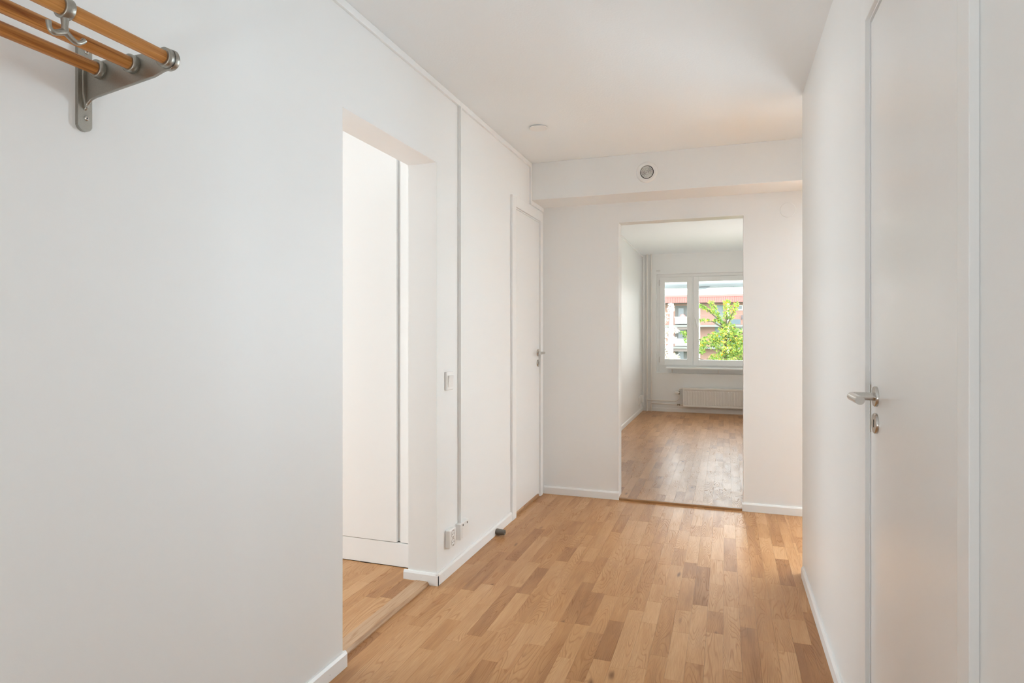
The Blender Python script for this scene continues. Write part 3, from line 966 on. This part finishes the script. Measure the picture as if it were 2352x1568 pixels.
# ------------------------------------------------------------------ outdoors
M['grass'] = paint('lawn', (0.08, 0.13, 0.04), 0.9, 0.3, 3.0, 0.2, 0.05)
M['facade'] = paint('pink_facade', (0.46, 0.29, 0.24), 0.85, 0.1, 8.0, 0.2, 0.01)
M['fascia'] = paint('red_fascia', (0.52, 0.175, 0.16), 0.6)
M['roofing'] = paint('light_roof', (0.8, 0.8, 0.8), 0.5)
M['bwhite'] = paint('building_white', (0.7, 0.7, 0.7), 0.6)
M['concrete'] = paint('concrete', (0.25, 0.25, 0.245), 0.9)
M['brownband'] = paint('brown_band', (0.2, 0.165, 0.155), 0.9)
M['recess'] = paint('balcony_back_wall', (0.2, 0.2, 0.195), 0.8)
M['teal'] = paint('teal_door', (0.19, 0.34, 0.31), 0.5)
M['bluegrey'] = paint('blue_grey_panel', (0.11, 0.15, 0.18), 0.6)
M['bglass'] = paint('far_window_glass', (0.2, 0.23, 0.25), 0.12)
M['milk'] = paint('milky_balcony_glass', (0.42, 0.46, 0.43), 0.3)
M['rail'] = paint('thin_red_railing', (0.34, 0.18, 0.16), 0.6)
M['pinkish'] = paint('pink_surface', (0.55, 0.27, 0.26), 0.9)
M['bark'] = paint('bark', (0.09, 0.07, 0.05), 0.9, 0.6, 40, 0.2, 0.01)
M['birchbark'] = paint('pale_bark', (0.66, 0.65, 0.63), 0.8)
M['awn'] = paint('awning_metal', (0.24, 0.26, 0.275), 0.4)

def leaf_mat(name, stops):
    m = bpy.data.materials.new(name)
    m.use_nodes = True
    nt = m.node_tree
    nt.nodes.clear()
    out = N(nt, 'ShaderNodeOutputMaterial')
    at = N(nt, 'ShaderNodeAttribute')
    at.attribute_name = 'piece'
    sp = N(nt, 'ShaderNodeSeparateColor')
    nt.links.new(at.outputs['Color'], sp.inputs[0])
    rp = N(nt, 'ShaderNodeValToRGB')
    el = rp.color_ramp.elements
    el[0].position, el[0].color = stops[0][0], (*stops[0][1], 1)
    el[1].position, el[1].color = stops[-1][0], (*stops[-1][1], 1)
    for p, c in stops[1:-1]:
        e = el.new(p)
        e.color = (*c, 1)
    nt.links.new(sp.outputs[0], rp.inputs[0])
    df = N(nt, 'ShaderNodeBsdfDiffuse')
    tl = N(nt, 'ShaderNodeBsdfTranslucent')
    mx = N(nt, 'ShaderNodeMixShader')
    mx.inputs[0].default_value = 0.4
    nt.links.new(rp.outputs[0], df.inputs[0])
    nt.links.new(rp.outputs[0], tl.inputs[0])
    nt.links.new(df.outputs[0], mx.inputs[1])
    nt.links.new(tl.outputs[0], mx.inputs[2])
    nt.links.new(mx.outputs[0], out.inputs[0])
    return m
M['leaf'] = leaf_mat('tree_leaves', [(0.0, (0.07, 0.15, 0.035)), (0.35, (0.18, 0.30, 0.06)), (0.66, (0.38, 0.46, 0.13)), (0.82, (0.60, 0.46, 0.06)), (1.0, (0.70, 0.38, 0.015))])
M['glareleaf'] = leaf_mat('glare_leaves', [(0.0, (0.50, 0.46, 0.30)), (0.5, (0.70, 0.66, 0.57)), (1.0, (0.8, 0.77, 0.72))])  # sun overexposure put into the leaf colour

tag(MB().box(-70, 70, 10.6, 110, -6.3, -6.0).build('ground', 'grass'), 'lawn between the two buildings', 'lawn', None, S)

# far apartment building
bd = thing('apartment_building', (0, 74, -6), 'pale pink apartment block with red ribbed roof edge across the lawn', 'building')
BY = 73.6
MB().box(-34, 30, BY, BY + 9, -6.0, 4.9).build('wall', 'facade', bd)
MB().prism([(71.9, 5.46), (71.9, 5.52), (77.5, 6.75), (BY + 9.6, 5.6), (BY + 9.6, 5.4)], 0, -35, 31).build('roof', 'roofing', bd)
fs_ = MB().box(-35, 31, 71.95, 72.15, 4.62, 5.46).build('fascia', 'fascia', bd)
m = MB()
x = -34.9
while x < 30.9:
    m.box(x, x + 0.09, 71.90, 71.96, 4.62, 5.22)
    x += 0.19
m.build('fascia_ribs', 'fascia', fs_)
MB().box(-35, 31, 71.88, 71.96, 5.24, 5.47).build('gutter', 'fascia', bd)
MB().box(-35, 31, 72.15, BY, 4.55, 4.62).build('soffit', 'brownband', bd)
for z in (2.05, -0.42, -2.9):
    sl = MB().box(-34, 30, 72.0, BY, z - 0.16, z + 0.06).build('balcony_slab', 'concrete', bd)
    MB().box(-34, -3.2, 72.08, BY, z - 0.48, z - 0.16).build('beam', 'brownband', sl)
bays = [-5.55 + 12.4 * k for k in (-2, -1, 0, 1, 2)]
for bx in bays:
    for z in (2.11, -0.36, -2.84):
        # recessed balcony: grey back wall, window, white door frame
        MB().box(bx + 0.05, bx + 2.35, BY - 0.03, BY, z, z + 2.25).build('recess_wall', 'recess', bd)
        for (a, b, c, d) in ((0.35, 1.05, 0.15, 2.0), (1.45, 2.15, 0.75, 2.0)):
            wf = MB().box(bx + a, bx + b, BY - 0.10, BY - 0.03, z + c, z + d).build('window', 'bwhite' if a > 1 else 'concrete', bd)
            MB().box(bx + a + 0.07, bx + b - 0.07, BY - 0.115, BY - 0.10, z + c + 0.07, z + d - 0.07).build('pane', 'bglass', wf)
        if z > -1:
            for k in range(2):
                MB().box(bx + 0.12 + k * 1.03, bx + 1.12 + k * 1.03, 71.98, 72.01, z + 0.12, z + 0.86).build('balcony_glass', 'milk', bd)
        MB().box(bx + 0.05, bx + 2.25, 71.96, 72.03, z + 0.88, z + 0.93).build('hand_rail', 'bwhite', bd)
    # white column left of the recess
    co = MB().box(bx - 0.34, bx - 0.06, 71.98, 72.25, -6.0, 4.40).build('column', 'bwhite', bd)
    MB().box(bx - 0.62, bx - 0.02, 71.96, 72.3, 4.38, 4.55).build('capital', 'bwhite', co)
    # gallery with door, downpipe, small window, lamp and panels
    gx = bx + 5.55
    MB().box(gx - 2.86, gx - 2.68, 71.98, 72.2, -6.0, 4.55).build('column', 'bwhite', bd)
    MB().box(gx + 0.10, gx + 0.42, 71.98, 72.2, -6.0, 4.52).build('column', 'bwhite', bd)
    for z in (2.11, -0.36):
        dr = MB().box(gx - 1.10, gx - 0.24, BY - 0.06, BY, z, z + 2.22).build('door', 'teal', bd)
        MB().box(gx - 1.0, gx - 0.34, BY - 0.08, BY - 0.06, z + 1.2, z + 2.1).build('pane', 'bglass', dr)
        wf = MB().box(gx + 1.02, gx + 1.86, BY - 0.10, BY, z + 1.62, z + 2.22).build('window', 'bwhite', bd)
        MB().box(gx + 1.14, gx + 1.74, BY - 0.115, BY - 0.10, z + 1.76, z + 2.12).build('pane', 'bglass', wf)
        MB().box(gx + 1.70, gx + 1.92, BY - 0.2, BY, z + 0.62, z + 1.06).build('wall_lamp', 'bluegrey', bd)
        MB().box(gx + 0.48, gx + 1.58, 71.97, 72.0, z + 0.04, z + 0.60).build('railing_panel', 'bluegrey', bd)
        r = MB()
        r.box(gx - 2.7, gx + 4.2, 71.98, 72.0, z + 1.06, z + 1.10)
        r.box(gx - 2.7, gx + 4.2, 71.98, 72.0, z + 0.88, z + 0.91)
        xx = gx - 2.6
        while xx < gx + 4.2:
            r.box(xx, xx + 0.03, 71.98, 72.0, z, z + 0.9)
            xx += 0.16
        r.build('railing', 'rail', bd)
cu = MB().lathe((-4.62, 72.7, 2.35), (0, 0, 1), [(0, 0.30), (0.55, 0.36), (0.80, 0.33), (0.98, 0.20), (1.04, 0.0)], 18).build('pink_balcony_object', 'pinkish')  # guessed shape for an unidentified pink thing
tag(cu, 'small pink rounded object on the balcony of the far building', 'cushion')

# trees
def leaf_cloud(blobs, size, seed, bias=0.0):
    """blobs: (x, y, z, rx, ry, rz, count, tone)"""
    rng = random.Random(seed)
    mb = MB()
    cols = []
    for (cx, cy, cz, rx, ry, rz, cnt, tone) in blobs:
        for _ in range(cnt):
            while True:
                p = (rng.uniform(-1, 1), rng.uniform(-1, 1), rng.uniform(-1, 1))
                if p[0] ** 2 + p[1] ** 2 + p[2] ** 2 <= 1:
                    break
            c = Vector((cx + p[0] * rx, cy + p[1] * ry, cz + p[2] * rz))
            L = size * rng.uniform(0.7, 1.35)
            d = Vector((rng.gauss(0, 1), rng.gauss(0, 1), rng.gauss(-0.35, 0.8))).normalized()
            n = d.cross(Vector((rng.gauss(0, 1), rng.gauss(0, 1), rng.gauss(0, 1)))).normalized()
            bow = d.cross(n) * L * 0.12
            k = len(mb.v)
            mb.v += [tuple(c - d * L * .5), tuple(c + n * L * .30 + bow), tuple(c + d * L * .5), tuple(c - n * L * .30 + bow)]
            mb.face([k, k + 1, k + 2])
            mb.face([k, k + 2, k + 3])
            t = min(1, max(0, rng.gauss(tone, 0.20) + (0.35 if rng.random() < 0.07 + bias else 0)))
            cols += [(t, rng.random(), 0)] * 2
    return mb, cols

def line_blobs(p0, p1, n, r, cnt, tone, y):
    out = []
    for i in range(n):
        t = i / max(1, n - 1)
        out.append((p0[0] + (p1[0] - p0[0]) * t, y + 0.12 * math.sin(7 * t), p0[1] + (p1[1] - p0[1]) * t, r, r, r * 0.8, cnt, tone))
    return out
TY = 16.0
tr = thing('leafy_tree', (0.02, TY, -6.0), 'green tree with yellow leaves standing right outside the window', 'tree')
MB().tube([(0.06, TY, -6.0), (0.02, TY, -2.0), (0.0, TY, 0.4), (0.02, TY, 1.3), (0.04, TY, 1.95)], [0.11, 0.07, 0.04, 0.022, 0.008], 10).build('trunk', 'bark', tr)
for pts in ([(0.0, TY, 1.30), (-0.22, TY + 0.05, 1.60), (-0.45, TY, 1.82), (-0.64, TY, 1.94)], [(0.02, TY, 1.35), (0.14, TY, 1.62), (0.24, TY + 0.1, 1.88)],
            [(0.0, TY, 0.9), (0.25, TY - 0.1, 1.15), (0.5, TY, 1.25)], [(0.0, TY, 0.7), (-0.35, TY, 0.95), (-0.85, TY - 0.1, 1.15)], [(0.0, TY, 1.30), (-0.3, TY, 1.5), (-0.62, TY, 1.54)],
            [(0.0, TY, 0.2), (0.4, TY + 0.2, 0.6), (0.9, TY, 0.8)], [(0.0, TY, 0.1), (-0.4, TY + 0.2, 0.5), (-0.7, TY, 0.6)]):
    MB().tube(pts, [0.018 - 0.004 * i for i in range(len(pts))], 8).build('branch', 'bark', tr)
bl = []
bl += line_blobs((0.02, 1.35), (0.04, 1.97), 6, 0.10, 46, 0.50, TY)
bl += line_blobs((-0.12, 1.50), (-0.34, 1.98), 6, 0.085, 34, 0.46, TY)
bl += line_blobs((-0.30, 1.72), (-0.66, 1.93), 5, 0.07, 28, 0.44, TY)
bl += line_blobs((0.12, 1.60), (0.25, 1.92), 4, 0.085, 30, 0.50, TY)
bl += line_blobs((-0.15, 1.52), (-0.62, 1.53), 5, 0.06, 20, 0.46, TY)
bl += [(0.05, TY, 1.28, 0.24, 0.3, 0.20, 330, 0.48), (0.30, TY, 1.12, 0.26, 0.35, 0.20, 380, 0.46), (0.10, TY, 0.88, 0.38, 0.4, 0.28, 760, 0.50),
       (-0.38, TY, 0.98, 0.28, 0.3, 0.16, 320, 0.40), (-0.20, TY, 1.14, 0.22, 0.3, 0.12, 170, 0.42), (0.45, TY, 0.80, 0.36, 0.4, 0.36, 620, 0.34), (-0.02, TY, 0.58, 0.42, 0.4, 0.16, 460, 0.42),
       (-0.85, TY - 0.1, 1.10, 0.16, 0.2, 0.16, 110, 0.34), (-0.98, TY - 0.1, 1.22, 0.10, 0.1, 0.06, 40, 0.40), (-0.58, TY, 0.80, 0.14, 0.2, 0.12, 110, 0.36),
       (0.10, TY, 0.15, 0.6, 0.6, 0.35, 600, 0.36), (0.75, TY + 0.3, 0.9, 0.4, 0.5, 0.5, 500, 0.34)]
mb, cols = leaf_cloud(bl, 0.062, 3)
o = mb.build('foliage', 'leaf', tr)
add_piece_attr(o.data, cols)
o['kind'] = 'stuff'

PY = 22.0
pt = thing('pale_tree', (-1.85, PY, -6.0), 'pale sparse tree with sun glare in its leaf colour in front of the far balcony', 'tree')
MB().tube([(-1.80, PY, -6.0), (-1.82, PY, -1.0), (-1.84, PY, 1.0), (-1.78, PY, 2.25)], [0.09, 0.06, 0.045, 0.015], 10).build('trunk', 'birchbark', pt)
for pts in ([(-1.84, PY, 0.5), (-1.7, PY, 0.9), (-1.5, PY, 1.0)], [(-1.84, PY, 0.9), (-2.0, PY, 1.3), (-2.1, PY, 1.5)], [(-1.84, PY, -0.2), (-1.65, PY, 0.4), (-1.5, PY, 0.5)]):
    MB().tube(pts, [0.02, 0.014, 0.008], 8).build('branch', 'birchbark', pt)
bl = [(-1.80, PY, 2.06, 0.13, 0.2, 0.2, 90, 0.7), (-2.0, PY, 1.75, 0.14, 0.2, 0.2, 60, 0.5), (-1.75, PY, 1.30, 0.26, 0.2, 0.13, 150, 0.5), (-1.98, PY, 1.22, 0.12, 0.2, 0.2, 70, 0.4),
      (-1.72, PY, 0.98, 0.14, 0.2, 0.14, 90, 0.7), (-1.98, PY, 0.72, 0.12, 0.2, 0.3, 80, 0.45), (-1.78, PY, 0.36, 0.28, 0.2, 0.16, 220, 0.3), (-1.70, PY, 0.18, 0.28, 0.3, 0.2, 200, 0.6), (-1.95, PY, 0.10, 0.25, 0.3, 0.25, 160, 0.7)]
mb, cols = leaf_cloud(bl, 0.075, 8, 0.1)
o = mb.build('foliage', 'glareleaf', pt)
add_piece_attr(o.data, cols)
o['kind'] = 'stuff'

# awning tube outside the window
aw = thing('awning', (0.0, 10.6, 1.96), 'rolled grey awning tube outside above the window', 'awning')
MB().lathe((-1.27, 10.55, 2.008), (1, 0, 0), [(0, 0.052), (1.9, 0.052)], 32).build('tube', 'awn', aw)
for x in (-1.27, 0.62):
    MB().box(x - 0.01, x + 0.02, 9.949, 10.60, 1.955, 2.075).build('arm', 'awn', aw, 0.004)
MB().tube([(0.12, 10.52, 1.962), (0.12, 10.52, 1.93)], 0.006, 8).build('crank_eye', 'awn', aw)
MB().prism([(-0.42, 1.962), (-0.42, 1.93), (-0.30, 1.938), (-0.24, 1.962)], 1, 10.50, 10.53).build('front_rail', 'awn', aw)
